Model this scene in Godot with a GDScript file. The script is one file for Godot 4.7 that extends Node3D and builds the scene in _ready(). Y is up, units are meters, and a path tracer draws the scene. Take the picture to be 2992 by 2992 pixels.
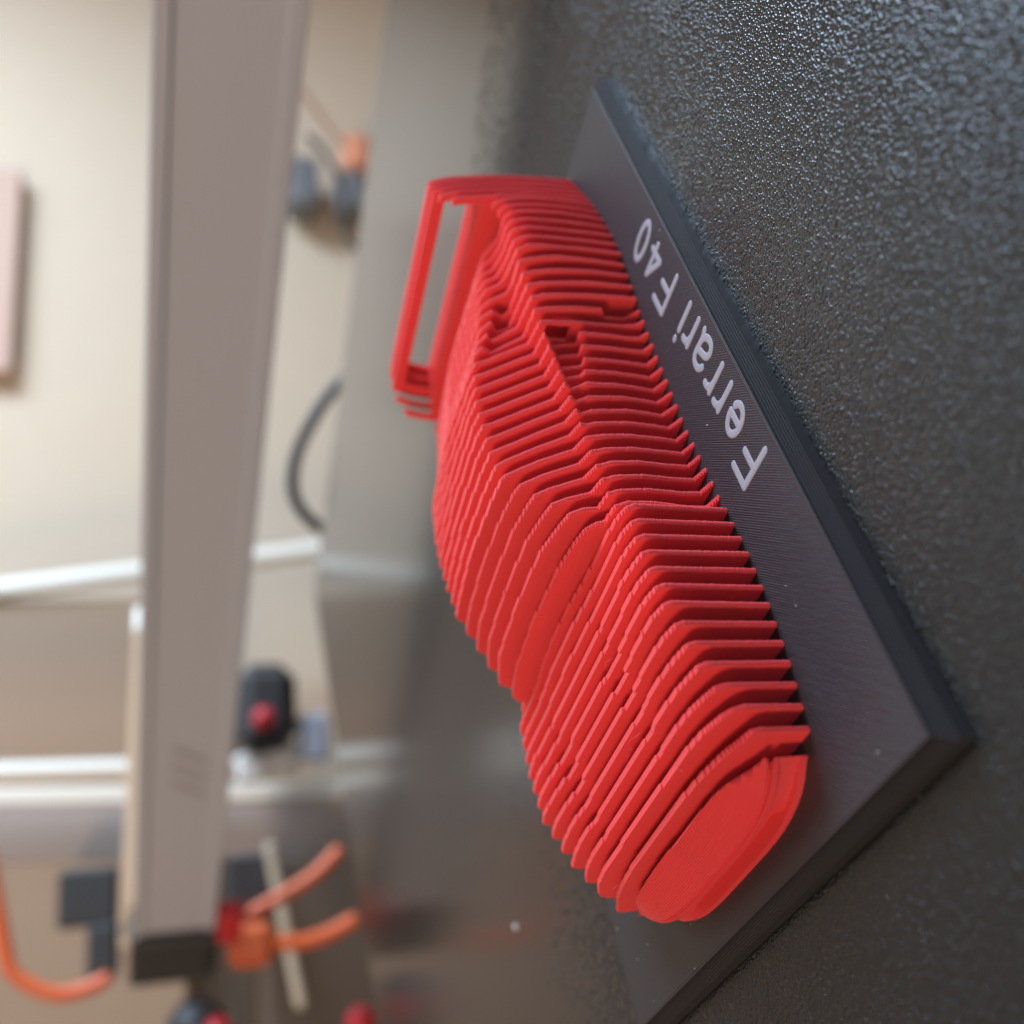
extends Node3D
# A red sports car printed as upright slices on a dark base plate, standing on the textured bed of a 3D printer, seen close up by a
# phone held on its side. Metres. The model is laid out in units of its base plate's length (U); y = 0 is the surface of the bed.

const U := 0.14                       # length of the top of the base plate, in metres
const TOP := 0.02746                  # height of the plate's top over the bed, in U
const PITCH := 0.020226               # distance from slice to slice, in U
const REAR0 := 0.088199               # x of the rear face of slice 0, in U
const FAR := 0.430                    # where the far flank lies, measured from the near one, in U
const THICK := 0.0070                 # thickness of a slice, in U
const LAYER := 0.00162                 # thickness of a printed layer, in U

var taken := {}
var mat := {}
var rng := RandomNumberGenerator.new()


func _ready() -> void:
	rng.seed = 7
	setup_camera_and_light()
	make_materials()
	build_room()
	build_plate_and_bed()
	build_printer()
	build_room_things()
	build_model()
	build_dust()


# ------------------------------------------------------------------ camera, air, light

func setup_camera_and_light() -> void:
	var cam := Camera3D.new()
	cam.name = "camera"
	var right := Vector3(0.7411, 0.0107, 0.6713)
	var up := Vector3(0.2015, 0.9502, -0.2377)
	var back := Vector3(-0.6405, 0.3114, 0.7020)
	cam.transform = Transform3D(Basis(-up, right, back).orthonormalized(), Vector3(-0.0447, 0.0799, 0.0830))   # the phone lies on its side
	var lens := CameraAttributesPhysical.new()
	lens.frustum_focal_length = 24.74
	lens.frustum_focus_distance = 0.150
	lens.exposure_aperture = 7.6
	lens.frustum_near = 0.01
	lens.frustum_far = 30.0
	cam.attributes = lens
	cam.fov = 51.75
	cam.near = 0.01
	cam.far = 30.0
	add_child(cam)
	cam.current = true
	var we := WorldEnvironment.new()
	we.name = "environment"
	var e := Environment.new()
	e.background_mode = Environment.BG_COLOR
	e.background_color = Color(0, 0, 0)
	e.tonemap_mode = Environment.TONE_MAPPER_LINEAR
	e.tonemap_exposure = 1.0
	e.sdfgi_enabled = true
	e.ssao_enabled = true
	e.ssil_enabled = true
	we.environment = e
	add_child(we)
	# daylight from out of view on the right, placed for wall and bed glints
	area_light("unseen_window_daylight", room(1.17, 0.78, -0.22), -ROOM_A, Vector2(0.64, 0.84), Color(0.77, 0.88, 1.0), 5.4)
	# weaker daylight from out of view behind the viewer, placed to light the near sides
	area_light("unseen_rear_daylight", room(-0.1, 0.80, 2.86), -ROOM_B, Vector2(1.5, 1.1), Color(0.80, 0.89, 1.0), 0.7)
	# warm lamp out of view on the left, placed to light the slice fronts
	area_light("unseen_lamp_light", UNSEEN_LAMP_AT, UNSEEN_LAMP_TO, Vector2(0.50, 0.50), Color(1.0, 0.86, 0.70), 1.35)


func area_light(called: String, at: Vector3, facing: Vector3, size: Vector2, c: Color, energy: float) -> void:
	var l := AreaLight3D.new()
	l.name = called
	l.area_size = size
	l.light_color = c
	l.light_energy = energy
	l.shadow_enabled = true
	l.area_range = 8.0
	l.area_attenuation = 2.0
	var side := Vector3.UP if absf(facing.y) < 0.9 else Vector3.RIGHT
	l.transform = Transform3D(Basis.looking_at(facing, side), at)
	add_child(l)


const UNSEEN_LAMP_AT := Vector3(-1.36, 0.95, -0.046)  # out of view, set to light the front faces of the slices
const UNSEEN_LAMP_TO := Vector3(0.836, -0.548, 0.0)

# the room's own axes: A runs to the right along the back wall, B from the back wall towards the viewer
const ROOM_A := Vector3(0.906, 0, 0.423)
const ROOM_B := Vector3(-0.423, 0, 0.906)

func room(a: float, y: float, b: float) -> Vector3:
	return Vector3(0.07, 0, -0.04) + ROOM_A * a + ROOM_B * b + Vector3(0, y, 0)

func room_basis() -> Basis:
	return Basis(ROOM_A, Vector3.UP, ROOM_B).orthonormalized()


# ------------------------------------------------------------------ names, tags, materials

func named(o: Node3D, called: String, parent: Node) -> Node3D:
	var key := str(parent.get_instance_id()) + called
	var n: int = taken.get(key, 0)
	taken[key] = n + 1
	o.name = called if n == 0 else "%s_%03d" % [called, n]
	parent.add_child(o, true)
	return o

func tag(o: Node3D, label: String, category := "", group := "", kind := "") -> Node3D:
	if label: o.set_meta("label", label)
	if category: o.set_meta("category", category)
	if group: o.set_meta("group", group)
	if kind: o.set_meta("kind", kind)
	return o

func thing(called: String, at: Vector3, label: String, category: String, group := "") -> Node3D:
	var o := Node3D.new()
	named(o, called, self)
	o.position = at
	return tag(o, label, category, group)

func put(called: String, m: Mesh, material: Material, parent: Node, at := Transform3D()) -> MeshInstance3D:
	var o := MeshInstance3D.new()
	o.mesh = m
	o.material_override = material
	o.transform = at
	o.cast_shadow = GeometryInstance3D.SHADOW_CASTING_SETTING_ON
	named(o, called, parent)
	return o

func plain(c: Color, rough: float, metal := 0.0, spec := 0.5) -> StandardMaterial3D:   # c is a linear base colour
	var m := StandardMaterial3D.new()
	m.albedo_color = c.linear_to_srgb()
	m.roughness = rough
	m.metallic = metal
	m.metallic_specular = spec
	return m

func noise_texture(seed_: int, freq: float, size: int, octaves: int, bump: float, ramp: Gradient = null) -> NoiseTexture2D:
	var n := FastNoiseLite.new()
	n.seed = seed_
	n.noise_type = FastNoiseLite.TYPE_SIMPLEX
	n.frequency = freq
	n.fractal_octaves = octaves
	var t := NoiseTexture2D.new()
	t.noise = n
	t.width = size
	t.height = size
	t.seamless = true
	if bump > 0.0:
		t.as_normal_map = true
		t.bump_strength = bump
	if ramp:
		t.color_ramp = ramp
	return t

func ramp(a: Color, b: Color) -> Gradient:
	var g := Gradient.new()
	g.set_color(0, a)
	g.set_color(1, b)
	return g

func infill_texture() -> ImageTexture:
	# 64 printed lines side by side (along u), each a rounded bead that wanders a little in height and width
	var w := 1024
	var h := 512
	var n := FastNoiseLite.new()
	n.seed = 3
	n.frequency = 0.012
	var im := Image.create(w, h, false, Image.FORMAT_RGBF)
	for y in h:
		for x in w:
			var line := floori(x / 16.0)
			var wob := 0.10 * n.get_noise_2d(line * 37.0, y * 0.5)
			var p := fposmod(x / 16.0 + wob, 1.0)
			var v := 0.55 + 0.30 * sqrt(maxf(0.0, 1.0 - pow(2.0 * p - 1.0, 2.0)))
			v += 0.07 * n.get_noise_2d(line * 91.0 + 500.0, y * 0.9)
			im.set_pixel(x, y, Color(v, v, v))
	return ImageTexture.create_from_image(im)

func make_materials() -> void:
	mat.red = plain(Color(0.72, 0.050, 0.056), 0.40, 0.0, 0.5)
	mat.black_plastic = plain(Color(0.024, 0.0215, 0.0245), 0.40, 0.0, 0.5)
	var m := plain(Color(0.024, 0.0215, 0.0245), 0.36, 0.0, 0.5)
	m.heightmap_enabled = true
	m.heightmap_texture = infill_texture()
	m.heightmap_scale = 0.022
	mat.infill = m
	mat.letter = plain(Color(0.26, 0.24, 0.265), 0.5)
	m = plain(Color(0.014, 0.0137, 0.0135), 0.17, 0.0, 0.5)
	m.clearcoat_enabled = true
	m.clearcoat = 0.35
	m.clearcoat_roughness = 0.13
	m.uv1_triplanar = true
	m.uv1_world_triplanar = true
	m.uv1_scale = Vector3.ONE * 18.0
	m.normal_enabled = true
	m.normal_texture = noise_texture(5, 0.045, 1024, 3, 3.0)
	m.normal_scale = 0.08
	mat.bed = m
	mat.bed_grain = plain(Color(0.012, 0.012, 0.012), 0.06, 0.0, 0.48)
	mat.bed_side = plain(Color(0.10, 0.10, 0.10), 0.4, 0.6)
	mat.beam = plain(Color(0.43, 0.44, 0.49), 0.5)
	mat.beam_mark = plain(Color(0.33, 0.31, 0.32), 0.5)
	mat.post = plain(Color(0.40, 0.33, 0.29), 0.5)  # pinkish brown: shade on the post's broad side put into the colour
	mat.white_metal = plain(Color(0.82, 0.76, 0.65), 0.4)
	mat.bracket = plain(Color(0.70, 0.67, 0.62), 0.5)
	mat.dark = plain(Color(0.035, 0.034, 0.034), 0.5)
	mat.charcoal = plain(Color(0.06, 0.06, 0.063), 0.5)
	mat.grey_case = plain(Color(0.15, 0.15, 0.15), 0.6)
	mat.pouch = plain(Color(0.72, 0.28, 0.15), 0.7)
	mat.orange = plain(Color(0.66, 0.115, 0.028), 0.4)
	mat.knob = plain(Color(0.50, 0.02, 0.03), 0.4)
	mat.beige_rod = plain(Color(0.42, 0.34, 0.24), 0.5)
	m = plain(Color(0.62, 0.485, 0.35), 0.85)
	m.uv1_triplanar = true
	m.uv1_world_triplanar = true
	m.uv1_scale = Vector3.ONE * 1.7
	m.albedo_texture = noise_texture(8, 0.02, 512, 4, 0.0, ramp(Color(0.985, 0.985, 0.985), Color(1, 1, 1)))
	mat.wall = m
	mat.ceiling = plain(Color(0.55, 0.51, 0.46), 0.9)  # out of view, kept darker to weaken its reflection in the bed
	mat.unseen_dark_wall = plain(Color(0.36, 0.33, 0.30), 0.9)  # walls out of view, kept dark so the bed grain mirrors less light
	mat.floor = plain(Color(0.22, 0.15, 0.10), 0.6)
	mat.wood = plain(Color(0.35, 0.23, 0.145), 0.6)
	mat.dark_wood = plain(Color(0.10, 0.070, 0.048), 0.5)
	mat.desk = plain(Color(0.26, 0.18, 0.12), 0.5)
	mat.picture = plain(Color(0.55, 0.36, 0.27), 0.8)
	mat.fibre = plain(Color(0.75, 0.70, 0.70), 0.5)
	m = plain(Color(0.8, 0.9, 1.0), 0.6)
	m.emission_enabled = true
	m.emission = Color(0.80, 0.90, 1.0).linear_to_srgb()
	m.emission_energy_multiplier = 2.0
	mat.unseen_window_glow = m  # glowing panes, both out of view
	m = plain(Color(1.0, 0.9, 0.8), 0.6)
	m.emission_enabled = true
	m.emission = Color(1.0, 0.86, 0.70)
	m.emission_energy_multiplier = 4.0
	mat.unseen_lamp_glow = m  # glow of the lamp out of view on the left


# ------------------------------------------------------------------ mesh helpers

class Shape:
	var v := PackedVector3Array()
	var n := PackedVector3Array()
	var uv := PackedVector2Array()
	var i := PackedInt32Array()

	func mesh() -> ArrayMesh:
		var a := []
		a.resize(Mesh.ARRAY_MAX)
		a[Mesh.ARRAY_VERTEX] = v
		a[Mesh.ARRAY_NORMAL] = n
		if uv.size() == v.size() and uv.size() > 0:
			a[Mesh.ARRAY_TEX_UV] = uv
		a[Mesh.ARRAY_INDEX] = i
		var m := ArrayMesh.new()
		m.add_surface_from_arrays(Mesh.PRIMITIVE_TRIANGLES, a)
		return m

	func tri(a: int, b: int, c: int) -> void:
		i.push_back(a)
		i.push_back(b)
		i.push_back(c)

	# One printed layer: a closed outline in plan (x, z), given so that its outward normals are out, with rounded flanks.
	func bead(plan: PackedVector2Array, out: PackedVector2Array, y0: float, y1: float, inset: float, top := true, bottom := true, caps := PackedInt32Array()) -> void:
		var c := plan.size()
		var area := 0.0
		for k in c:
			area += plan[k].cross(plan[(k + 1) % c])
		if area > 0.0:
			plan = plan.duplicate()
			out = out.duplicate()
			plan.reverse()
			out.reverse()
		var h := y1 - y0
		var base := v.size()
		var ys := [y0, y0 + h * 0.28, y1 - h * 0.28, y1]
		var ins := [inset, 0.0, 0.0, inset]
		var tilt := [-0.55, -0.12, 0.12, 0.55]
		for r in 4:
			for k in c:
				var p: Vector2 = plan[k] - out[k] * ins[r]
				v.push_back(Vector3(p.x, ys[r], p.y))
				n.push_back(Vector3(out[k].x, tilt[r], out[k].y).normalized())
		for r in 3:
			for k in c:
				var a := base + r * c + k
				var b := base + r * c + (k + 1) % c
				tri(a, a + c, b)
				tri(b, a + c, b + c)
		var mid := Vector2.ZERO
		for p in plan:
			mid += p
		mid /= c
		for side in 2:
			if side == 0 and not top or side == 1 and not bottom:
				continue
			var y := y1 if side == 0 else y0
			var up := Vector3.UP if side == 0 else Vector3.DOWN
			var s := v.size()
			v.push_back(Vector3(mid.x, y, mid.y))
			n.push_back(up)
			if caps.size() > 0:
				for k in c:
					var p: Vector2 = plan[k] - out[k] * inset
					v.push_back(Vector3(p.x, y, p.y))
					n.push_back(up)
				for q in caps.size() / 3:
					var a := caps[q * 3]
					var b := caps[q * 3 + 1]
					var d := caps[q * 3 + 2]
					var turn := (plan[b] - plan[a]).cross(plan[d] - plan[a]) > 0.0
					if turn != (side == 1):
						tri(s + 1 + a, s + 1 + b, s + 1 + d)
					else:
						tri(s + 1 + a, s + 1 + d, s + 1 + b)
				continue
			for k in c:
				var p: Vector2 = plan[k] - out[k] * inset
				v.push_back(Vector3(p.x, y, p.y))
				n.push_back(up)
			for k in c:
				if side == 0:
					tri(s, s + 1 + (k + 1) % c, s + 1 + k)
				else:
					tri(s, s + 1 + k, s + 1 + (k + 1) % c)

	# A flat-faced quad, corners in clockwise order as seen from its front
	func quad(a: Vector3, b: Vector3, c: Vector3, d: Vector3) -> void:
		var s := v.size()
		var nn := (c - a).cross(b - a).normalized()
		for p in [a, b, c, d]:
			v.push_back(p)
			n.push_back(nn)
		tri(s, s + 1, s + 2)
		tri(s, s + 2, s + 3)

	# A tube along a polyline, with rounded ends
	func tube(path: PackedVector3Array, r: float, sides := 12, flat := 1.0) -> void:
		var c := path.size()
		var rings := []
		var d0 := (path[1] - path[0]).normalized()
		var d1 := (path[c - 1] - path[c - 2]).normalized()
		for t in [[-1.0, 0.05], [-0.87, 0.5], [-0.5, 0.87]]:
			rings.append([path[0] + d0 * r * t[0], d0, t[1], t[0]])
		for k in c:
			var d := (path[mini(k + 1, c - 1)] - path[maxi(k - 1, 0)]).normalized()
			rings.append([path[k], d, 1.0, 0.0])
		for t in [[0.5, 0.87], [0.87, 0.5], [1.0, 0.05]]:
			rings.append([path[c - 1] + d1 * r * t[0], d1, t[1], t[0]])
		var up := Vector3.UP
		if absf(d0.y) > 0.9:
			up = Vector3.RIGHT
		var base := v.size()
		for q in rings:
			var d: Vector3 = q[1]
			var s := d.cross(up).normalized()
			var u := s.cross(d).normalized()
			up = u if flat == 1.0 else up
			for k in sides:
				var ang := TAU * k / sides
				var o := s * cos(ang) + u * sin(ang) * flat
				v.push_back(q[0] + o * r * q[2])
				n.push_back(((s * cos(ang) + u * sin(ang) / flat) * maxf(q[2], 0.01) + d * q[3]).normalized())
		for q in rings.size() - 1:
			for k in sides:
				var a := base + q * sides + k
				var b := base + q * sides + (k + 1) % sides
				tri(a, b, a + sides)
				tri(b, b + sides, a + sides)


# A box with chamfered edges, centred on its own origin
func box_mesh(size: Vector3, chamfer: float) -> ArrayMesh:
	var s := Shape.new()
	var h := size * 0.5
	var c := chamfer
	var pts := []
	for x in [-1, 1]:
		for y in [-1, 1]:
			for z in [-1, 1]:
				pts.append(Vector3(x, y, z))
	var faces := [Vector3.RIGHT, Vector3.LEFT, Vector3.UP, Vector3.DOWN, Vector3.BACK, Vector3.FORWARD]
	for f: Vector3 in faces:
		var t := Vector3(f.y, f.z, f.x).abs()
		var b := f.cross(t)
		face(s, f, [f * h + (-t - b) * (h - Vector3.ONE * c), f * h + (t - b) * (h - Vector3.ONE * c), f * h + (t + b) * (h - Vector3.ONE * c), f * h + (-t + b) * (h - Vector3.ONE * c)])
	if c > 0.0:
		for k in 3:
			var ax := Vector3.ZERO
			ax[k] = 1.0
			var p := Vector3.ZERO
			p[(k + 1) % 3] = 1.0
			var q := Vector3.ZERO
			q[(k + 2) % 3] = 1.0
			for sp in [-1.0, 1.0]:
				for sq in [-1.0, 1.0]:
					var l := ax * (h - Vector3.ONE * c)
					var e1: Vector3 = p * sp * h + q * sq * (h - Vector3.ONE * c)
					var e2: Vector3 = p * sp * (h - Vector3.ONE * c) + q * sq * h
					face(s, p * sp + q * sq, [e1 - l, e1 + l, e2 + l, e2 - l])
		for d: Vector3 in pts:
			face(s, d, [d * Vector3(h.x, h.y - c, h.z - c), d * Vector3(h.x - c, h.y, h.z - c), d * Vector3(h.x - c, h.y - c, h.z)])
	return s.mesh()

func face(s: Shape, outward: Vector3, p: Array) -> void:
	if ((p[2] - p[0]) as Vector3).cross(p[1] - p[0]).dot(outward) < 0.0:
		p.reverse()
	var nn := ((p[2] - p[0]) as Vector3).cross(p[1] - p[0]).normalized()
	var b := s.v.size()
	for q: Vector3 in p:
		s.v.push_back(q)
		s.n.push_back(nn)
	s.tri(b, b + 1, b + 2)
	if p.size() == 4:
		s.tri(b, b + 2, b + 3)

func tube_mesh(path: Array, r: float, sides := 14) -> ArrayMesh:
	# smooth the given points with Catmull-Rom
	var fine := PackedVector3Array()
	for k in path.size() - 1:
		var a: Vector3 = path[maxi(k - 1, 0)]
		var b: Vector3 = path[k]
		var c: Vector3 = path[k + 1]
		var d: Vector3 = path[mini(k + 2, path.size() - 1)]
		var steps := 8 if path.size() > 2 else 1
		for t in steps:
			fine.push_back(b.cubic_interpolate(c, a, d, float(t) / steps))
	fine.push_back(path[-1])
	var s := Shape.new()
	s.tube(fine, r, sides)
	return s.mesh()

func along(a: Vector3, b: Vector3) -> Basis:       # x axis from a to b, y as upright as it can be
	var x := (b - a).normalized()
	var z := x.cross(Vector3.UP).normalized()
	return Basis(x, z.cross(x), z)


# ------------------------------------------------------------------ the room

func build_room() -> void:
	var rb := room_basis()
	var spec := [
		["floor", Vector3(4.0, 0.1, 4.2), room(-0.7, -0.95, 0.9), mat.floor],
		["ceiling", Vector3(4.0, 0.1, 4.2), room(-0.7, 1.65, 0.9), mat.ceiling],
		["back_wall", Vector3(4.0, 2.5, 0.1), room(-0.7, 0.35, -1.10), mat.wall],
		["front_wall", Vector3(4.0, 2.5, 0.1), room(-0.7, 0.35, 2.95), mat.unseen_dark_wall],
		["left_wall", Vector3(0.1, 2.5, 3.94), room(-2.6, 0.35, 0.925), mat.unseen_dark_wall],
	]
	for q in spec:
		tag(put(q[0], box_mesh(q[1], 0.0), q[3], self, Transform3D(rb, q[2])), "", "", "", "structure")
	# right wall, out of view, left open for the daylight: four pieces
	var w := Node3D.new()
	named(w, "right_wall", self)
	tag(w, "", "", "", "structure")
	w.transform = Transform3D(rb, room(1.25, 0, 0))
	put("wall_panel", box_mesh(Vector3(0.1, 1.25, 3.94), 0.0), mat.wall, w, Transform3D(Basis(), Vector3(0, -0.275, 0.925)))
	put("wall_panel", box_mesh(Vector3(0.1, 0.38, 3.94), 0.0), mat.wall, w, Transform3D(Basis(), Vector3(0, 1.41, 0.925)))
	put("wall_panel", box_mesh(Vector3(0.1, 0.87, 0.49), 0.0), mat.wall, w, Transform3D(Basis(), Vector3(0, 0.785, -0.80)))
	put("wall_panel", box_mesh(Vector3(0.1, 0.87, 2.78), 0.0), mat.wall, w, Transform3D(Basis(), Vector3(0, 0.785, 1.505)))
	unseen_window_thing(rb, room(1.25, 0.785, -0.22), 0.67, 0.87, "unseen bright pane of daylight right of the printer, lighting wall and bed")
	unseen_window_thing(rb * Basis(Vector3.UP, -PI / 2), room(-0.1, 0.80, 2.89), 1.5, 1.1, "wide unseen pane of daylight behind the viewer, lighting the near sides")
	var lamp := thing("unseen_lamp", UNSEEN_LAMP_AT - UNSEEN_LAMP_TO * 0.04, "unseen warm lamp left of the printer, placed to light the slice fronts", "lamp")  # out of view, lights the fronts of the slices
	put("diffuser", box_mesh(Vector3(0.48, 0.48, 0.02), 0.004), mat.unseen_lamp_glow, lamp, Transform3D(Basis.looking_at(UNSEEN_LAMP_TO, Vector3.UP), Vector3.ZERO))
	put("housing", box_mesh(Vector3(0.54, 0.54, 0.04), 0.006), mat.dark, lamp, Transform3D(Basis.looking_at(UNSEEN_LAMP_TO, Vector3.UP), -UNSEEN_LAMP_TO * 0.035))
	put("stand", tube_mesh([Vector3(-0.03, -0.02, 0), Vector3(-0.09, -1.84, 0)], 0.012), mat.dark, lamp)


func unseen_window_thing(turn: Basis, at: Vector3, wide: float, high: float, label: String) -> void:      # a daylight source out of view; faces its own -x
	var win := thing("unseen_window", at, label, "unseen_window")
	win.basis = turn
	put("pane", box_mesh(Vector3(0.01, high - 0.06, wide - 0.06), 0.0), mat.unseen_window_glow, win)
	for sgn in [-1.0, 1.0]:
		put("frame", box_mesh(Vector3(0.06, 0.04, wide), 0.003), mat.white_metal, win, Transform3D(Basis(), Vector3(-0.01, sgn * (high * 0.5 - 0.02), 0)))
		put("frame", box_mesh(Vector3(0.06, high - 0.08, 0.04), 0.003), mat.white_metal, win, Transform3D(Basis(), Vector3(-0.01, 0, sgn * (wide * 0.5 - 0.02))))


# ------------------------------------------------------------------ bed of the printer

func build_plate_and_bed() -> void:
	var corner := Vector3(2.33, 0, -2.80) * U
	var e1 := Vector3(-1, 0, 0.18).normalized()
	var e2 := Vector3(0.16, 0, 1).normalized()
	var bed := thing("print_bed", corner, "large black textured print bed under the dark base plate of the car", "print bed")
	var size := 3.9 * U
	var s := Shape.new()
	var r := 0.012
	var plan := PackedVector2Array()
	var out := PackedVector2Array()
	var cs := [[Vector3.ZERO, e1, e2], [e1 * size, -e1, e2], [(e1 + e2) * size, -e1, -e2], [e2 * size, e1, -e2]]
	for q in cs:
		var turn: bool = cs.find(q) % 2 == 1
		for k in 5:
			var t := PI * 0.5 * k / 4.0
			var ca: Vector3 = q[0] + (q[1] + q[2]) * r
			var dir: Vector3 = -(q[1] * cos(t) + q[2] * sin(t)) if turn else -(q[1] * sin(t) + q[2] * cos(t))
			if cs.find(q) % 2 == 0:
				dir = -(q[1] * cos(t) + q[2] * sin(t))
			else:
				dir = -(q[1] * sin(t) + q[2] * cos(t))
			plan.push_back(Vector2(ca.x + dir.x * r, ca.z + dir.z * r))
			out.push_back(Vector2(dir.x, dir.z))
	s.bead(plan, out, -0.0012, 0.0, 0.0002)
	put("build_sheet", s.mesh(), mat.bed, bed)
	var s2 := Shape.new()
	var inner := PackedVector2Array()
	for k in plan.size():
		inner.push_back(plan[k] - out[k] * 0.002)
	s2.bead(inner, out, -0.010, -0.0013, 0.0004)
	put("heater_plate", s2.mesh(), mat.bed_side, bed)
	grain(bed, corner)


func grain(bed: Node3D, corner: Vector3) -> void:      # the tiny domes of the textured sheet
	var s := Shape.new()
	var sides := 8
	s.v.push_back(Vector3(0, 1, 0))
	s.n.push_back(Vector3.UP)
	for r in 3:
		var t := PI * 0.5 * (r + 1) / 3.0
		for k in sides:
			var g := TAU * k / sides
			s.v.push_back(Vector3(sin(t) * cos(g), cos(t), sin(t) * sin(g)))
			s.n.push_back(Vector3(sin(t) * cos(g), cos(t) * 2.2, sin(t) * sin(g)).normalized())
	for k in sides:
		s.tri(0, 1 + k, 1 + (k + 1) % sides)
		for r in 2:
			var a := 1 + r * sides + k
			var b := 1 + r * sides + (k + 1) % sides
			s.tri(a, a + sides, b)
			s.tri(b, a + sides, b + sides)
	var places: Array[Transform3D] = []
	var cell := 0.00046
	var eye := Vector2(-0.0447, 0.0830)
	for ix in range(-100, 620):
		for iz in range(-500, 220):
			var p := Vector2(ix * cell, iz * cell)
			var to := p - eye
			var far := to.length()
			if far > 0.30 or far < 0.05:
				continue
			var ang := rad_to_deg(atan2(to.x, -to.y)) - 42.4
			if absf(ang) > 36.0:
				continue
			if p.x > -0.0023 and p.x < 0.1423 and p.y < 0.0023 and p.y > -0.0960:
				continue
			if rng.randf() > 1.0 - 0.92 * smoothstep(0.14, 0.25, far):
				continue
			if p.y < -0.090 and rng.randf() < smoothstep(-0.085, -0.150, p.y):
				continue
			p += Vector2(rng.randf_range(-0.5, 0.5), rng.randf_range(-0.5, 0.5)) * cell
			var wide := cell * rng.randf_range(0.55, 1.0)
			var tall := wide * rng.randf_range(0.30, 0.65)
			var b := Basis(Vector3.UP, rng.randf() * TAU) * Basis.from_scale(Vector3(wide, tall, wide * rng.randf_range(0.7, 1.2)))
			places.append(Transform3D(b, Vector3(p.x, -0.00002, p.y) - corner))
	var mm := MultiMesh.new()
	mm.transform_format = MultiMesh.TRANSFORM_3D
	mm.mesh = s.mesh()
	mm.instance_count = places.size()
	for k in places.size():
		mm.set_instance_transform(k, places[k])
	var o := MultiMeshInstance3D.new()
	o.multimesh = mm
	o.material_override = mat.bed_grain
	named(o, "grain", bed)
	o.set_meta("kind", "stuff")


# ------------------------------------------------------------------ the printed model

func p3(x: float, y: float, d: float) -> Vector3:           # d runs across the car from its near flank
	return Vector3(x, TOP + y, -0.105 - d) * U

const HOOD := {
	0: [0.024, 0, 0.021, 0.050, 0.024, 0.058, 0.038, 0.062, 0.062, 0.070, 0.097, 0.076, 0.13, 0.0785, 0.165, 0.0795, 0.215, 0.080],
	1: [0.019, 0, 0.015, 0.060, 0.020, 0.070, 0.031, 0.077, 0.056, 0.085, 0.085, 0.0885, 0.12, 0.0895, 0.16, 0.090, 0.215, 0.090],
	3: [0.010, 0, 0.007, 0.085, 0.012, 0.093, 0.028, 0.096, 0.050, 0.100, 0.080, 0.102, 0.12, 0.101, 0.16, 0.101, 0.215, 0.101],
	6: [0.003, 0, -0.003, 0.105, 0.002, 0.111, 0.020, 0.116, 0.045, 0.1175, 0.080, 0.116, 0.12, 0.114, 0.16, 0.114, 0.215, 0.114],
	9: [0.000, 0, -0.003, 0.108, 0.001, 0.115, 0.020, 0.1185, 0.045, 0.121, 0.080, 0.120, 0.12, 0.119, 0.16, 0.1195, 0.215, 0.120],
	12: [0.003, 0, -0.002, 0.105, 0.002, 0.112, 0.016, 0.117, 0.046, 0.120, 0.084, 0.120, 0.12, 0.122, 0.16, 0.126, 0.215, 0.128],
}
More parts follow.
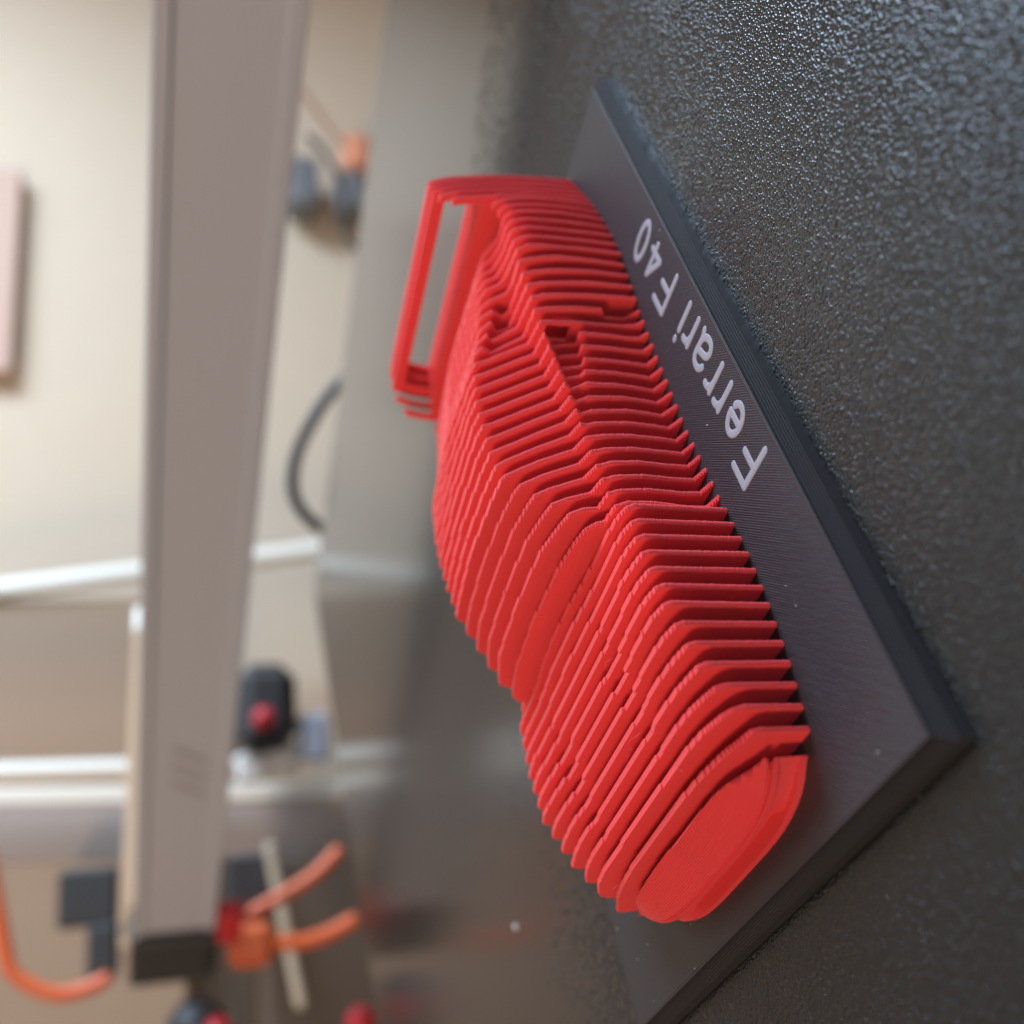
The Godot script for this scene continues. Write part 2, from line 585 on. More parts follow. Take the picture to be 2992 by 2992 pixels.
const CABIN := {
	13: [0.004, 0, 0.022, 0.008, 0.022, 0.03, 0.016, 0.07, 0.016, 0.100, 0.019, 0.105, 0.021, 0.108, 0.022, 0.112, 0.046, 0.116, 0.049, 0.124, 0.058, 0.133, 0.075, 0.138, 0.12, 0.145, 0.215, 0.149],
	14: [0.004, 0, 0.022, 0.009, 0.022, 0.03, 0.018, 0.07, 0.020, 0.100, 0.021, 0.104, 0.023, 0.108, 0.025, 0.113, 0.047, 0.117, 0.049, 0.132, 0.057, 0.146, 0.076, 0.152, 0.12, 0.162, 0.215, 0.165],
	16: [0.006, 0, 0.023, 0.009, 0.022, 0.03, 0.018, 0.07, 0.020, 0.100, 0.022, 0.104, 0.024, 0.108, 0.025, 0.114, 0.046, 0.123, 0.062, 0.156, 0.073, 0.171, 0.090, 0.175, 0.13, 0.181, 0.215, 0.1835],
	18: [0.008, 0, 0.024, 0.009, 0.021, 0.03, 0.018, 0.07, 0.020, 0.100, 0.021, 0.105, 0.022, 0.110, 0.024, 0.117, 0.043, 0.125, 0.062, 0.160, 0.085, 0.192, 0.092, 0.1955, 0.13, 0.199, 0.215, 0.203],
	20: [0.007, 0, 0.024, 0.014, 0.021, 0.03, 0.018, 0.059, 0.021, 0.100, 0.024, 0.105, 0.027, 0.111, 0.020, 0.118, 0.041, 0.126, 0.062, 0.158, 0.083, 0.188, 0.091, 0.200, 0.13, 0.204, 0.215, 0.207],
	22: [0.005, 0, 0.022, 0.012, 0.020, 0.025, 0.016, 0.059, 0.016, 0.097, 0.021, 0.102, 0.026, 0.112, 0.017, 0.122, 0.043, 0.129, 0.063, 0.160, 0.083, 0.190, 0.088, 0.202, 0.11, 0.206, 0.215, 0.209],
	24: [0.003, 0, 0.018, 0.009, 0.016, 0.030, 0.014, 0.060, 0.014, 0.089, 0.026, 0.090, 0.030, 0.113, 0.015, 0.125, 0.043, 0.130, 0.062, 0.160, 0.081, 0.190, 0.088, 0.202, 0.11, 0.205, 0.215, 0.208],
	26: [0.001, 0, 0.010, 0.009, 0.011, 0.024, 0.009, 0.050, 0.008, 0.085, 0.025, 0.086, 0.030, 0.113, 0.012, 0.129, 0.045, 0.134, 0.062, 0.161, 0.079, 0.187, 0.084, 0.197, 0.10, 0.200, 0.215, 0.206],
	27: [-0.001, 0, 0.007, 0.009, 0.009, 0.025, 0.009, 0.050, 0.008, 0.084, 0.009, 0.095, 0.010, 0.113, 0.011, 0.130, 0.046, 0.136, 0.062, 0.161, 0.077, 0.184, 0.080, 0.194, 0.10, 0.198, 0.215, 0.204],
	28: [-0.001, 0, 0.013, 0.016, 0.013, 0.043, 0.002, 0.049, 0.002, 0.081, 0.003, 0.095, 0.006, 0.118, 0.010, 0.132, 0.052, 0.136, 0.066, 0.154, 0.079, 0.170, 0.071, 0.183, 0.085, 0.191, 0.215, 0.200],
	29: [-0.004, 0, -0.0035, 0.02, -0.0033, 0.04, -0.003, 0.061, -0.001, 0.090, 0.000, 0.105, 0.002, 0.118, 0.007, 0.133, 0.053, 0.139, 0.066, 0.153, 0.077, 0.167, 0.067, 0.174, 0.082, 0.183, 0.215, 0.195],
	30: [-0.006, 0, -0.0065, 0.02, -0.007, 0.04, -0.007, 0.059, -0.004, 0.090, -0.002, 0.105, -0.001, 0.116, 0.005, 0.134, 0.049, 0.139, 0.072, 0.142, 0.077, 0.156, 0.063, 0.166, 0.077, 0.177, 0.215, 0.190],
	31: [-0.008, 0, -0.0085, 0.02, -0.0095, 0.04, -0.0095, 0.059, -0.008, 0.090, -0.006, 0.105, -0.003, 0.119, 0.002, 0.136, 0.040, 0.138, 0.060, 0.140, 0.068, 0.146, 0.061, 0.161, 0.075, 0.174, 0.215, 0.186],
	32: [-0.010, 0, -0.011, 0.02, -0.012, 0.04, -0.0125, 0.06, -0.013, 0.088, -0.011, 0.105, -0.007, 0.123, -0.001, 0.137, 0.032, 0.138, 0.047, 0.141, 0.055, 0.151, 0.060, 0.160, 0.075, 0.170, 0.215, 0.182],
	33: [-0.013, 0, -0.0135, 0.02, -0.0138, 0.04, -0.014, 0.06, -0.014, 0.090, -0.0135, 0.112, -0.012, 0.125, -0.003, 0.136, 0.021, 0.139, 0.040, 0.142, 0.050, 0.147, 0.060, 0.162, 0.075, 0.167, 0.215, 0.178],
	35: [-0.012, 0, -0.0125, 0.02, -0.013, 0.04, -0.013, 0.06, -0.013, 0.090, -0.013, 0.116, -0.008, 0.130, -0.001, 0.136, 0.027, 0.138, 0.044, 0.142, 0.057, 0.147, 0.064, 0.157, 0.080, 0.162, 0.215, 0.170],
	37: [-0.009, 0, -0.011, 0.02, -0.012, 0.04, -0.013, 0.063, -0.012, 0.090, -0.010, 0.112, -0.006, 0.128, 0.003, 0.134, 0.014, 0.1345, 0.030, 0.134, 0.050, 0.142, 0.062, 0.148, 0.085, 0.151, 0.215, 0.156],
	38: [-0.007, 0, -0.009, 0.02, -0.010, 0.04, -0.010, 0.063, -0.009, 0.090, -0.006, 0.112, -0.003, 0.128, 0.006, 0.136, 0.016, 0.1365, 0.022, 0.128, 0.045, 0.126, 0.062, 0.138, 0.085, 0.142, 0.215, 0.146],
	39: [-0.004, 0, -0.006, 0.02, -0.007, 0.04, -0.007, 0.065, -0.006, 0.090, -0.003, 0.112, 0.001, 0.130, 0.009, 0.140, 0.018, 0.140, 0.024, 0.126, 0.045, 0.122, 0.062, 0.126, 0.085, 0.130, 0.215, 0.134],
	40: [0.000, 0, -0.001, 0.02, -0.001, 0.04, -0.001, 0.060, 0.001, 0.090, 0.004, 0.112, 0.006, 0.130, 0.010, 0.143, 0.016, 0.1455, 0.030, 0.147, 0.045, 0.148, 0.062, 0.149, 0.085, 0.150, 0.215, 0.151],
	44: [0.019, 0, 0.0195, 0.02, 0.020, 0.04, 0.021, 0.066, 0.023, 0.090, 0.025, 0.112, 0.027, 0.128, 0.029, 0.138, 0.030, 0.141, 0.036, 0.1415, 0.045, 0.142, 0.062, 0.142, 0.085, 0.142, 0.215, 0.142],
}
# the wing stands on slices 40 to 44: how far in the flank starts, the height of the end plate, the underside of the blade (none: 1)
const WING := {40: [-0.001, 0.187, 1.0], 41: [0.003, 0.200, 1.0], 42: [0.008, 0.2055, 0.188], 43: [0.013, 0.2065, 0.183], 44: [0.019, 0.204, 0.178]}
const FLANK := [0.0, 0.0, 0.066, 0.002, 0.123, 0.007, 0.143, 0.0105, 0.177, 0.0165, 0.195, 0.023, 0.207, 0.029]

func flank(y: float) -> float:
	for q in FLANK.size() / 2 - 1:
		if y <= FLANK[q * 2 + 2]:
			return remap(y, FLANK[q * 2], FLANK[q * 2 + 2], FLANK[q * 2 + 1], FLANK[q * 2 + 3])
	return FLANK[-1]

func section(k: int) -> PackedVector2Array:
	var table: Dictionary = HOOD if k <= 12 else CABIN
	var lo := -1
	var hi := 99
	for key: int in table:
		if key <= k: lo = maxi(lo, key)
		if key >= k: hi = mini(hi, key)
	var t := 0.0 if hi == lo else float(k - lo) / (hi - lo)
	var near := PackedVector2Array()
	for q in table[lo].size() / 2:
		near.push_back(Vector2(lerpf(table[lo][q * 2], table[hi][q * 2], t), lerpf(table[lo][q * 2 + 1], table[hi][q * 2 + 1], t)))
	var whole := near.duplicate()
	for q in range(near.size() - 2, -1, -1):
		whole.push_back(Vector2(FAR - near[q].x, near[q].y))
	return whole

func crossings(outline: PackedVector2Array, y: float) -> Array:      # the stretches [from, to] across the car that lie inside at height y
	var at := []
	for q in outline.size():
		var a := outline[q]
		var b := outline[(q + 1) % outline.size()]
		if (a.y <= y) != (b.y <= y):
			at.append(a.x + (b.x - a.x) * (y - a.y) / (b.y - a.y))
	at.sort()
	var spans := []
	for q in at.size() / 2:
		spans.append([at[q * 2], at[q * 2 + 1]])
	return spans

func cut(spans: Array, from: float, to: float) -> Array:
	var left := []
	for s in spans:
		if to <= s[0] or from >= s[1]:
			left.append(s)
			continue
		if from - s[0] > 0.002: left.append([s[0], from])
		if s[1] - to > 0.002: left.append([to, s[1]])
	return left

func layer_spans(k: int, outline: PackedVector2Array, y: float) -> Array:
	var spans := crossings(outline, y)
	if k >= 13 and k <= 27 and not spans.is_empty() and absf(y - 0.074 - 0.003 * sin(k * 2.3)) < LAYER * 0.5:
		spans[0][0] += 0.0011                          # the seam in each flank
	if k == 27 and y > 0.090 and y < 0.122:           # the mouth of the side intake
		var slope := 0.016 + (y - 0.090) * 0.02
		spans = cut(cut(spans, slope, 0.035), FAR - 0.035, FAR - slope)
	if k >= 2 and k <= 7:                              # two shallow ducts on the front lid
		var deep: float = [0.0, 0.0, 0.0935, 0.0985, 0.1035, 0.1070, 0.1105, 0.1130][k]
		if y > deep:
			var wide := 0.006 + 0.0035 * (k - 2)
			spans = cut(cut(spans, 0.128 - wide, 0.128 + wide), FAR - 0.128 - wide, FAR - 0.128 + wide)
	if k >= 40:
		var w: Array = WING[k]
		var d0: float = w[0] + flank(y)
		if y > w[2]:
			spans = [[d0, FAR - 0.004 - d0]]
		elif y > 0.132:
			if spans.is_empty() or spans[0][0] > d0 + 0.022:
				var broad := 0.0115 if k < 42 else 0.022
				spans = [[d0, d0 + broad]] + spans + [[FAR - 0.004 - d0 - broad, FAR - 0.004 - d0]]
			else:
				spans = [[d0, FAR - 0.004 - d0]]
	return spans

func rib_mesh(k: int) -> ArrayMesh:
	var s := Shape.new()
	var outline := section(k)
	var high := 0.0
	for p in outline:
		high = maxf(high, p.y)
	if k >= 40:
		high = WING[k][1]
	var rear := REAR0 + PITCH * k
	var levels := ceili(high / LAYER)
	var t := THICK
	for j in levels:
		var y0 := j * LAYER
		var y := y0 + LAYER * 0.5
		for span in layer_spans(k, outline, y):
			var a: float = span[0] + rng.randf_range(-0.0004, 0.0004)
			var b: float = span[1] + rng.randf_range(-0.0004, 0.0004)
			if b - a < 0.003:
				var m := (a + b) * 0.5
				a = m - 0.0015
				b = m + 0.0015
			# the bead of a shallow end sags and swells a little
			var x0 := rear - t + rng.randf_range(-0.00012, 0.00012)
			var x1 := rear + rng.randf_range(-0.00012, 0.00012)
			var r := minf(t * 0.42, (b - a) * 0.45)
			var plan := PackedVector2Array()
			var out := PackedVector2Array()
			for c in [[x1 - r, a + r, 0.0], [x1 - r, b - r, 1.0], [x0 + r, b - r, 2.0], [x0 + r, a + r, 3.0]]:
				for q in 3:
					var ang: float = (c[2] + q / 2.0) * PI * 0.5
					# a is the near flank: seen from above z falls as d grows
					var o := Vector2(sin(ang), cos(ang))
					var pd := Vector2(c[0] + o.x * r, -(0.105 + c[1]) + o.y * r)
					plan.push_back(pd * U)
					out.push_back(o)
			var low := -0.0005 if j == 0 else 0.0
			s.bead(plan, out, (TOP + y0 + low) * U, (TOP + y0 + LAYER) * U, LAYER * 0.27 * U)
	return s.mesh()

# the solid nose in front of slice 0: plan curve of its leading edge, x for each d of the near half
const NOSE_D := [0.043, 0.050, 0.060, 0.072, 0.086, 0.102, 0.120, 0.140, 0.160, 0.185, 0.2135, 0.215]
const NOSE_X := [0.0675, 0.0625, 0.0545, 0.0475, 0.0425, 0.0385, 0.0355, 0.0340, 0.0332, 0.0330, 0.0330, 0.0330]

func nose_mesh() -> ArrayMesh:
	var s := Shape.new()
	var rear := REAR0 - PITCH
	var levels := ceili(0.0695 / LAYER)
	for j in levels:
		var y := (j + 0.5) * LAYER
		var front := []          # [x, d]
		for q in NOSE_D.size():
			var d: float = NOSE_D[q]
			var x: float = NOSE_X[q]
			if y < 0.006:
				x -= 0.001
			elif y < 0.028:                     # air intake between the lower lip and the bumper
				if d > 0.108: x += 0.0155 * smoothstep(0.106, 0.113, d)
				else: x += 0.0065 * smoothstep(0.044, 0.055, d)
			elif y > 0.033 and y < 0.0375:      # groove under the front lid
				x += 0.0040 + 0.004 * (1.0 - smoothstep(0.05, 0.11, d))
			elif y >= 0.0375:
				var high: float = 0.0645 + 0.0045 * smoothstep(0.08, 0.18, d) - 0.022 * (1.0 - smoothstep(0.043, 0.10, d))
				var up := (y - 0.0375) / maxf(high - 0.0375, 0.004)
				x = lerpf(x + 0.002, rear + 0.0002, clampf(up, 0.0, 1.4))
				if d > 0.214: x += 0.0011       # the seam where each layer starts
			front.append([x, d])
		# keep what lies in front of the rear face
		var pts := PackedVector2Array()
		for f in front: pts.append(Vector2(f[0], f[1]) * 100.0)
		for q in range(front.size() - 2, -1, -1): pts.append(Vector2(front[q][0], FAR - front[q][1]) * 100.0)
		pts.append(Vector2(0.12, 0.41) * 100.0)
		pts.append(Vector2(0.12, 0.02) * 100.0)
		var back := rear + 0.0006
		var room_in_front := PackedVector2Array([Vector2(0, 0), Vector2(back, 0), Vector2(back, 0.44), Vector2(0, 0.44)])
		for q in 4: room_in_front[q] *= 100.0
		var kept := Geometry2D.intersect_polygons(pts, room_in_front)
		var most := PackedVector2Array()
		for q in kept:
			if q.size() > most.size(): most = q
		if most.size() < 3:
			continue
		var plan := PackedVector2Array()
		for p in most:
			plan.push_back(Vector2(p.x * 0.01, -(0.105 + p.y * 0.01)) * U)
		var area := 0.0
		for q in plan.size():
			area += plan[q].cross(plan[(q + 1) % plan.size()])
		if area > 0.0:
			plan.reverse()
		var out := PackedVector2Array()
		for q in plan.size():
			var d1 := (plan[(q + 1) % plan.size()] - plan[q]).normalized()
			var d0 := (plan[q] - plan[(q - 1 + plan.size()) % plan.size()]).normalized()
			var d := d0 + d1
			out.push_back(Vector2(-d.y, d.x).normalized())
		var big := PackedVector2Array()
		for p in plan: big.push_back(p * 10000.0)
		var caps := Geometry2D.triangulate_polygon(big)
		var low := -0.0005 if j == 0 else 0.0
		s.bead(plan, out, (TOP + j * LAYER + low) * U, (TOP + (j + 1) * LAYER) * U, LAYER * 0.14 * U, true, true, caps)
	return s.mesh()

func base_mesh() -> ArrayMesh:
	var s := Shape.new()
	var steps := 7
	var flat := 7
	var c := 0.0134
	var h := 0.01414
	for j in flat + steps:
		var y0: float
		var y1: float
		var grow: float
		if j < flat:
			y0 = -c - h + h * j / flat
			y1 = y0 + h / flat
			grow = c
		else:
			var q := j - flat
			y0 = -c + c * q / steps
			y1 = y0 + c / steps
			grow = c * (1.0 - (q + 0.7) / steps)
		var r := 0.0015 + grow * 0.15
		var plan := PackedVector2Array()
		var out := PackedVector2Array()
		for q in [[1.0 + grow - r, grow - r, 0.0], [1.0 + grow - r, -0.669 - grow + r, 1.0], [-grow + r, -0.669 - grow + r, 2.0], [-grow + r, grow - r, 3.0]]:
			for k in 4:
				var ang: float = (q[2] + k / 3.0) * PI * 0.5
				var o := Vector2(sin(ang), cos(ang))
				plan.push_back(Vector2(q[0] + o.x * r, q[1] + o.y * r) * U)
				out.push_back(o)
		s.bead(plan, out, (TOP + y0) * U, (TOP + y1) * U, (0.00010 if j < flat else 0.00045) * U, j < flat + steps - 1, j == 0)
	# two perimeter lines round the top
	for q in 2:
		var e := -0.0010 + 0.0026 * q
		var ring := [Vector3(e, 0, -e), Vector3(1 - e, 0, -e), Vector3(1 - e, 0, -0.669 + e), Vector3(e, 0, -0.669 + e)]
		for k in 4:
			s.tube(PackedVector3Array([(ring[k] + Vector3(0, TOP, 0)) * U, (ring[(k + 1) % 4] + Vector3(0, TOP, 0)) * U]), 0.00125 * U, 10, 0.20)
	return s.mesh()

func base_top_mesh() -> ArrayMesh:
	var s := Shape.new()
	var b := 0
	for p in [Vector2(-0.0012, 0.0012), Vector2(1.0012, 0.0012), Vector2(1.0012, -0.6702), Vector2(-0.0012, -0.6702)]:
		s.v.push_back(Vector3(p.x, TOP, p.y) * U)
		s.n.push_back(Vector3.UP)
		var across: float = (p.x + p.y) / sqrt(2.0)
		var along_: float = (p.y - p.x) / sqrt(2.0)
		s.uv.push_back(Vector2(across / (0.0025 * 64.0), along_ / 0.30))
		b += 1
	s.tri(0, 2, 1)
	s.tri(0, 3, 2)
	return s.mesh()

func letter_mesh(strokes: Array, w: float) -> ArrayMesh:
	var s := Shape.new()
	for st in strokes:
		var path := PackedVector3Array()
		for q in st:
			path.push_back(Vector3(q[0], TOP + 0.0001, q[1]) * U)
		s.tube(path, w * U, 12, 0.17)
	return s.mesh()

func arc(cx: float, cz: float, rx: float, rz: float, a0: float, a1: float, n := 20) -> Array:
	var l := []
	for k in n + 1:
		var t := deg_to_rad(lerpf(a0, a1, float(k) / n))
		l.append([cx + rx * cos(t), cz - rz * sin(t)])
	return l

func smooth(l: Array) -> Array:
	var o := []
	for k in l.size() - 1:
		var a := Vector2(l[maxi(k - 1, 0)][0], l[maxi(k - 1, 0)][1])
		var b := Vector2(l[k][0], l[k][1])
		var c := Vector2(l[k + 1][0], l[k + 1][1])
		var d := Vector2(l[mini(k + 2, l.size() - 1)][0], l[mini(k + 2, l.size() - 1)][1])
		for t in 5:
			var p := b.cubic_interpolate(c, a, d, t / 5.0)
			o.append([p.x, p.y])
	o.append(l[-1])
	return o

func build_model() -> void:
	var model := thing("car_model", Vector3.ZERO, "red printed sports car in upright slices on a dark lettered base plate", "model car")
	var base := put("base_plate", base_mesh(), mat.black_plastic, model)
	put("top_layer", base_top_mesh(), mat.infill, base)
	var w := 0.0045
	var letters := [
		[[[0.3215, -0.0185], [0.3215, -0.069]], [[0.3215, -0.0690], [0.3525, -0.0690]], [[0.3215, -0.0442], [0.3475, -0.0442]]],
		[[[0.3730, -0.0367], [0.3975, -0.0367]], arc(0.3850, -0.0370, 0.0128, 0.0168, 0, 325)],
		[[[0.4175, -0.0190], [0.4175, -0.0545]], smooth([[0.4178, -0.0430], [0.4205, -0.0500], [0.4255, -0.0538], [0.4320, -0.0545]])],
		[[[0.4460, -0.0180], [0.4460, -0.0545]], smooth([[0.4463, -0.0430], [0.4490, -0.0500], [0.4540, -0.0536], [0.4605, -0.0540]])],
		[smooth([[0.5035, -0.0178], [0.5005, -0.0250], [0.5005, -0.0360], [0.5010, -0.0460], [0.4980, -0.0525], [0.4910, -0.0552], [0.4830, -0.0540], [0.4775, -0.0480]]), smooth([[0.5005, -0.0400], [0.4880, -0.0378], [0.4790, -0.0345], [0.4752, -0.0275], [0.4790, -0.0200], [0.4885, -0.0186], [0.4965, -0.0225], [0.5003, -0.0290]])],
		[[[0.5218, -0.0190], [0.5218, -0.0545]], smooth([[0.5221, -0.0430], [0.5248, -0.0500], [0.5298, -0.0538], [0.5365, -0.0543]])],
		[[[0.5505, -0.0200], [0.5505, -0.0550]], [[0.5512, -0.0675], [0.5512, -0.0690]]],
		[[[0.5997, -0.0200], [0.5997, -0.0700]], [[0.5997, -0.0700], [0.6315, -0.0700]], [[0.5997, -0.0444], [0.6255, -0.0444]]],
		[[[0.6685, -0.0640], [0.6480, -0.0342]], [[0.6480, -0.0342], [0.6765, -0.0338]], [[0.6685, -0.0640], [0.6675, -0.0235]]],
		[arc(0.7075, -0.0447, 0.0118, 0.0245, 0, 360, 32)],
	]
	for l in letters:
		put("letter", letter_mesh(l, w), mat.letter, base)
	put("nose", nose_mesh(), mat.red, model)
	for k in 45:
		put("rib", rib_mesh(k), mat.red, model)


# ------------------------------------------------------------------ the printer behind the bed

func build_printer() -> void:
	var p := thing("printer_frame", Vector3(0.2, -0.05, -0.6), "blurred grey crossbeam and pale posts of the printer behind the bed", "3D printer")
	var o := p.position
	var a := Vector3(0.2892, 0.0626, -0.0560)
	var b := Vector3(0.2082, 0.0724, -0.5642)
	var far_end := b
	var near_end := a + (a - b) * 0.45
	var ax := along(far_end, near_end)
	var mid := (far_end + near_end) * 0.5 - o
	var long := far_end.distance_to(near_end)
	var bt := Transform3D(ax, mid + back_of(ax) * 0.02)
	var beam := put("crossbeam", box_mesh(Vector3(long, 0.0455, 0.0385), 0.0015), mat.beam, p, bt)
	var front := -1.0 if ax.z.dot(back_of(ax)) > 0.0 else 1.0
	# raised lips along the upper and lower edge of its face, and a faint slanted mark near its far end
	for y in [-0.0198, 0.0198]:
		put("lip", box_mesh(Vector3(long - 0.002, 0.0058, 0.0022), 0.0006), mat.beam, beam, Transform3D(Basis(), Vector3(0, y, front * 0.0196)))
	for q in 3:
		var slant := Basis(Vector3.BACK, front * 0.95)
		put("mark", box_mesh(Vector3(0.020, 0.0032, 0.0008), 0.0002), mat.beam_mark, beam, Transform3D(slant, Vector3(-long * 0.5 + 0.135 + 0.013 * q, -0.002, front * 0.0194)))
	var r0 := Vector3(0.2870, 0.0944, -0.3595) - o
	var r1 := Vector3(0.2299, 0.1045, -0.6138) - o
	var ra := along(r1, r0)
	put("rail", box_mesh(Vector3(r0.distance_to(r1), 0.02, 0.02), 0.002), mat.white_metal, p, Transform3D(ra, (r0 + r1) * 0.5 - ra.y * 0.01))
	put("end_cap", box_mesh(Vector3(0.050, 0.050, 0.048), 0.003), mat.dark, p, Transform3D(ax, far_end - o - ax.x * 0.026 + back_of(ax) * 0.02))
	var upr := room_basis()
	post(p, "post", Vector3(0.3688, 0.2106, -0.7276) - o, Vector3(0.3535, -0.0585, -0.7352) - o, 0.042, mat.post)  # broad side of the post, its shade put into the colour
	post(p, "post", Vector3(0.3909, 0.2118, -0.7159) - o, Vector3(0.3791, -0.0594, -0.7222) - o, 0.014, mat.white_metal)  # narrow lit side of the same post, light put into the paler colour
	put("guide_rod", tube_mesh([Vector3(0.3828, 0.2363, -0.6714) - o, Vector3(0.3773, 0.030, -0.6752) - o], 0.0075, 20), mat.white_metal, p)
	put("bracket", box_mesh(Vector3(0.028, 0.0243, 0.02), 0.004), mat.bracket, p, Transform3D(upr, Vector3(0.3800, -0.0092, -0.6740) - o))
	put("bracket", box_mesh(Vector3(0.024, 0.024, 0.02), 0.004), mat.bracket, p, Transform3D(upr, Vector3(0.3750, 0.0145, -0.6768) - o))
	put("bracket", box_mesh(Vector3(0.038, 0.024, 0.01), 0.004), mat.beam, p, Transform3D(upr, Vector3(0.3861, -0.0317, -0.6544) - o))
	var motor := put("motor", box_mesh(Vector3(0.066, 0.046, 0.05), 0.012), mat.dark, p, Transform3D(upr, Vector3(0.4015, 0.0049, -0.6286) - o - ROOM_B * 0.02))
	put("knob", tube_mesh([Vector3(-0.012, 0.004, 0.028), Vector3(-0.012, 0.004, 0.040)], 0.0085, 20), mat.knob, motor)
	put("pulley_block", box_mesh(Vector3(0.040, 0.040, 0.03), 0.003), mat.dark, p, Transform3D(upr, Vector3(0.3002, 0.1299, -0.7135) - o))
	put("pulley_block", box_mesh(Vector3(0.037, 0.0208, 0.03), 0.003), mat.dark, p, Transform3D(upr, Vector3(0.2660, 0.1191, -0.7275) - o))
	put("pulley_block", box_mesh(Vector3(0.047, 0.032, 0.03), 0.003), mat.dark, p, Transform3D(upr, Vector3(0.2794, 0.0209, -0.6768) - o))
	put("strut", tube_mesh([Vector3(0.2970, 0.0060, -0.6536) - o, Vector3(0.2004, -0.0124, -0.6911) - o], 0.0047), mat.beige_rod, p)
	put("clip", box_mesh(Vector3(0.030, 0.014, 0.012), 0.002), mat.knob, p, Transform3D(ax, far_end - o + ax.x * 0.006 - Vector3(0, 0.031, 0)))
	put("connector", box_mesh(Vector3(0.0266, 0.0280, 0.018), 0.005), mat.orange, p, Transform3D(upr, Vector3(0.2197, 0.0248, -0.6253) - o))
	put("wheel", tube_mesh([Vector3(0.1560, 0.0600, -0.5744) - o, Vector3(0.1500, 0.0600, -0.5770) - o], 0.018, 24), mat.dark, p)
	put("knob", tube_mesh([Vector3(0.1459, 0.0500, -0.5470) - o, Vector3(0.1432, 0.0500, -0.5440) - o], 0.008, 20), mat.knob, p)
	put("knob", tube_mesh([Vector3(0.1210, -0.0157, -0.4800) - o, Vector3(0.1085, -0.0157, -0.4860) - o], 0.008, 20), mat.knob, p)
	var hose := tag(put("air_hose", tube_mesh([Vector3(0.2680, -0.0332, -0.6053), Vector3(0.2535, -0.0132, -0.6117), Vector3(0.2379, 0.0229, -0.6182)], 0.0044), mat.orange, self), "short orange hose rising to the dark block left of the white posts", "hose", "orange hoses")
	tag(put("air_hose", tube_mesh([Vector3(0.2269, -0.0417, -0.6225), Vector3(0.2209, -0.0255, -0.6248), Vector3(0.2179, -0.0074, -0.6259), Vector3(0.2196, 0.0145, -0.6253), Vector3(0.2184, 0.0250, -0.6257)], 0.0049), mat.orange, self), "orange hose curving down from the orange plug to the bed", "hose", "orange hoses")
	tag(put("air_hose", tube_mesh([Vector3(0.2621, 0.1762, -0.5462), Vector3(0.2207, 0.1658, -0.5647), Vector3(0.2017, 0.1603, -0.5722), Vector3(0.1922, 0.1492, -0.5757), Vector3(0.1864, 0.1348, -0.5777), Vector3(0.1873, 0.1204, -0.5774), Vector3(0.1910, 0.1106, -0.5761)], 0.0042), mat.orange, self), "orange hose looping over the dark end cap of the crossbeam", "hose", "orange hoses")
	tag(put("cable", tube_mesh([Vector3(0.4513, -0.0326, -0.3277), Vector3(0.4443, -0.0205, -0.3361), Vector3(0.4316, -0.0066, -0.3504), Vector3(0.4144, 0.0051, -0.3686), Vector3(0.3997, 0.0078, -0.3831), Vector3(0.3892, 0.0026, -0.3929), Vector3(0.3808, -0.0098, -0.4004), Vector3(0.3785, -0.0223, -0.4024)], 0.0036), mat.dark, self), "black cable arching up behind the edge of the bed under the crossbeam", "cable")

func back_of(ax: Basis) -> Vector3:      # the horizontal direction away from the viewer, square to the beam
	var z := ax.z
	return z if z.dot(Vector3(0.64, 0, -0.70)) > 0.0 else -z

func post(parent: Node3D, called: String, a: Vector3, b: Vector3, wide: float, m: Material) -> void:
	var y := (a - b).normalized()
	var x := (ROOM_A - y * ROOM_A.dot(y)).normalized()
	var bs := Basis(x, y, x.cross(y))
	put(called, box_mesh(Vector3(wide, a.distance_to(b) + 0.25, 0.03), 0.002), m, parent, Transform3D(bs, (a + b) * 0.5 + Vector3(0, 0.09, 0)))


# ------------------------------------------------------------------ things along the back wall

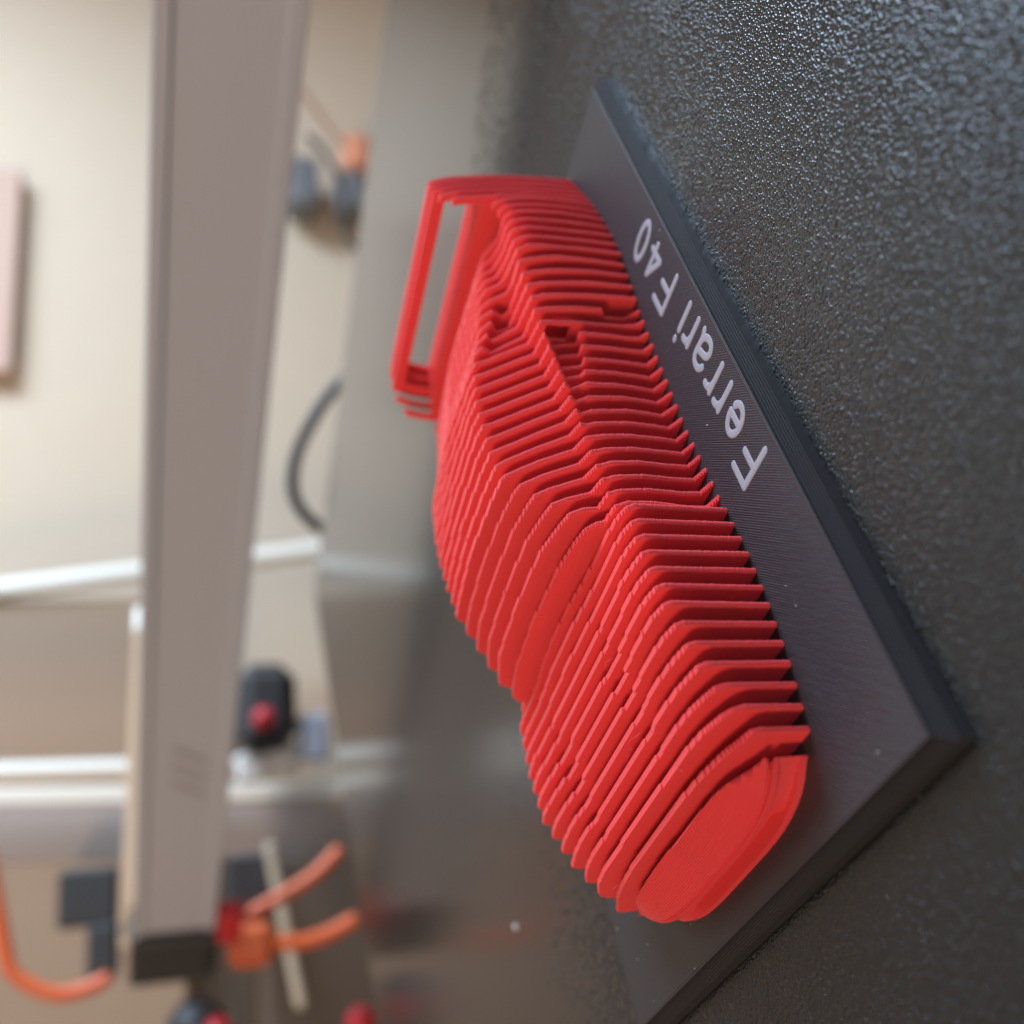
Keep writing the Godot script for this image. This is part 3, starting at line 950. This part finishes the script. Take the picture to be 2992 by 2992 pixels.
func build_room_things() -> void:
	var rb := room_basis()
	tag(put("pale_pole", tube_mesh([Vector3(0.6421, 0.2980, -0.8019), Vector3(0.6813, -0.1080, -0.7698)], 0.0098, 20), mat.white_metal, self), "pale slender pole leaning slightly in front of the beige wall", "pole")
	tag(put("wood_panel", box_mesh(Vector3(1.2, 1.05, 0.10), 0.004), mat.wood, self, Transform3D(rb, room(-0.405, 0.58, -0.98))), "brown wooden board on the wall left of the pale pole", "panel")
	tag(put("low_cabinet", box_mesh(Vector3(1.0, 0.5, 0.3), 0.004), mat.dark_wood, self, Transform3D(rb, room(-0.56, -0.245, -0.85))), "dark low cabinet behind the left post", "cabinet")
	tag(put("wall_picture", box_mesh(Vector3(0.26, 0.30, 0.02), 0.003), mat.picture, self, Transform3D(rb, room(0.605, 0.395, -1.036))), "plain salmon picture high on the beige wall", "picture")
	tag(put("power_adapter", box_mesh(Vector3(0.0695, 0.036, 0.05), 0.005), mat.grey_case, self, Transform3D(rb, Vector3(1.1705, -0.0798, -0.6467))), "dark power adapter on the wall, nearer the crossbeam", "adapter", "dark adapters by the wall")
	tag(put("power_adapter", box_mesh(Vector3(0.0528, 0.0374, 0.05), 0.005), mat.grey_case, self, Transform3D(rb, Vector3(1.1654, -0.1383, -0.6490))), "dark power adapter just over the far edge of the bed", "adapter", "dark adapters by the wall")
	tag(put("pouch", box_mesh(Vector3(0.058, 0.040, 0.03), 0.010), mat.pouch, self, Transform3D(rb, Vector3(1.2272, -0.1522, -0.6212))), "small orange pouch beside the dark adapters", "pouch")
	tag(put("wire", tube_mesh([Vector3(0.7855, -0.0168, -0.3225), Vector3(0.7772, -0.0342, -0.3391), Vector3(0.7661, -0.0581, -0.3602)], 0.0022), mat.picture, self), "thin pinkish wire slanting down to the orange pouch", "wire")
	tag(put("wire", tube_mesh([Vector3(0.7682, -0.0270, -0.3562), Vector3(0.7626, -0.0416, -0.3665), Vector3(0.7485, -0.0573, -0.3910), Vector3(0.7295, -0.0622, -0.4213), Vector3(0.7232, -0.0774, -0.4308)], 0.0024), mat.charcoal, self), "thin dark wire sagging between the two adapters", "wire")
	var d := thing("desk", room(0.0, -0.13, 0.05), "brown desk under the printer", "desk")
	d.basis = rb
	put("desk_top", box_mesh(Vector3(1.5, 0.03, 1.3), 0.003), mat.desk, d, Transform3D(Basis(), Vector3(0, 0, 0.1)))
	for x in [-0.7, 0.7]:
		for z in [-0.5, 0.7]:
			put("leg", box_mesh(Vector3(0.05, 0.74, 0.05), 0.003), mat.desk, d, Transform3D(Basis(), Vector3(x, -0.386, z)))


# ------------------------------------------------------------------ dust and fibres

func build_dust() -> void:
	# pale specks on the base plate, a grain on the bed, and fine strings left on the front lid of the car
	var s := Shape.new()
	var spots := [[0.113, -0.655], [0.002, -0.481], [0.064, -0.619], [0.010, -0.606], [0.066, -0.579], [0.020, -0.058], [0.202, -0.075], [0.177, -0.073], [0.043, -0.375], [0.041, -0.336], [0.036, -0.391], [0.042, -0.459], [0.036, -0.265], [0.421, -0.079], [0.676, -0.008]]
	for q in spots:
		var g := rng.randf() * TAU
		var l := rng.randf_range(0.0006, 0.0020)
		var a := Vector3(q[0], TOP + 0.0008, q[1])
		s.tube(PackedVector3Array([a * U, (a + Vector3(cos(g) * l, 0.0006, sin(g) * l)) * U]), rng.randf_range(0.0002, 0.00042) * U, 6)
	tag(put("dust", s.mesh(), mat.fibre, self), "", "", "", "stuff")
	tag(put("crumb", tube_mesh([Vector3(0.0421, 0.0003, -0.1582), Vector3(0.0425, 0.0004, -0.1578)], 0.00045, 8), mat.fibre, self), "tiny pale crumb alone on the dark bed beyond the nose", "crumb")
	var strings := [
		[p3(0.150, 0.099, 0.175), p3(0.147, 0.106, 0.168), p3(0.142, 0.109, 0.172), p3(0.139, 0.104, 0.180)],
		[p3(0.155, 0.101, 0.140), p3(0.152, 0.110, 0.150), p3(0.146, 0.108, 0.155)],
		[p3(0.106, 0.081, 0.110), p3(0.102, 0.092, 0.112), p3(0.094, 0.088, 0.108)],
		[p3(0.085, 0.076, 0.330), p3(0.080, 0.088, 0.335), p3(0.072, 0.084, 0.345)],
		[p3(0.230, 0.116, 0.120), p3(0.226, 0.124, 0.125), p3(0.220, 0.118, 0.131)],
	]
	var which := ["hair-thin red string standing up from the middle of the front lid", "hair-thin red string lying near the middle string of the front lid", "hair-thin red string between the first two slices behind the nose", "hair-thin red string at the far end of the slices by the nose", "hair-thin red string on the lid just before the windscreen"]
	for q in 5:
		tag(put("plastic_string", tube_mesh(strings[q], 0.00003, 6), mat.red, self), which[q], "string", "strings on the front lid")
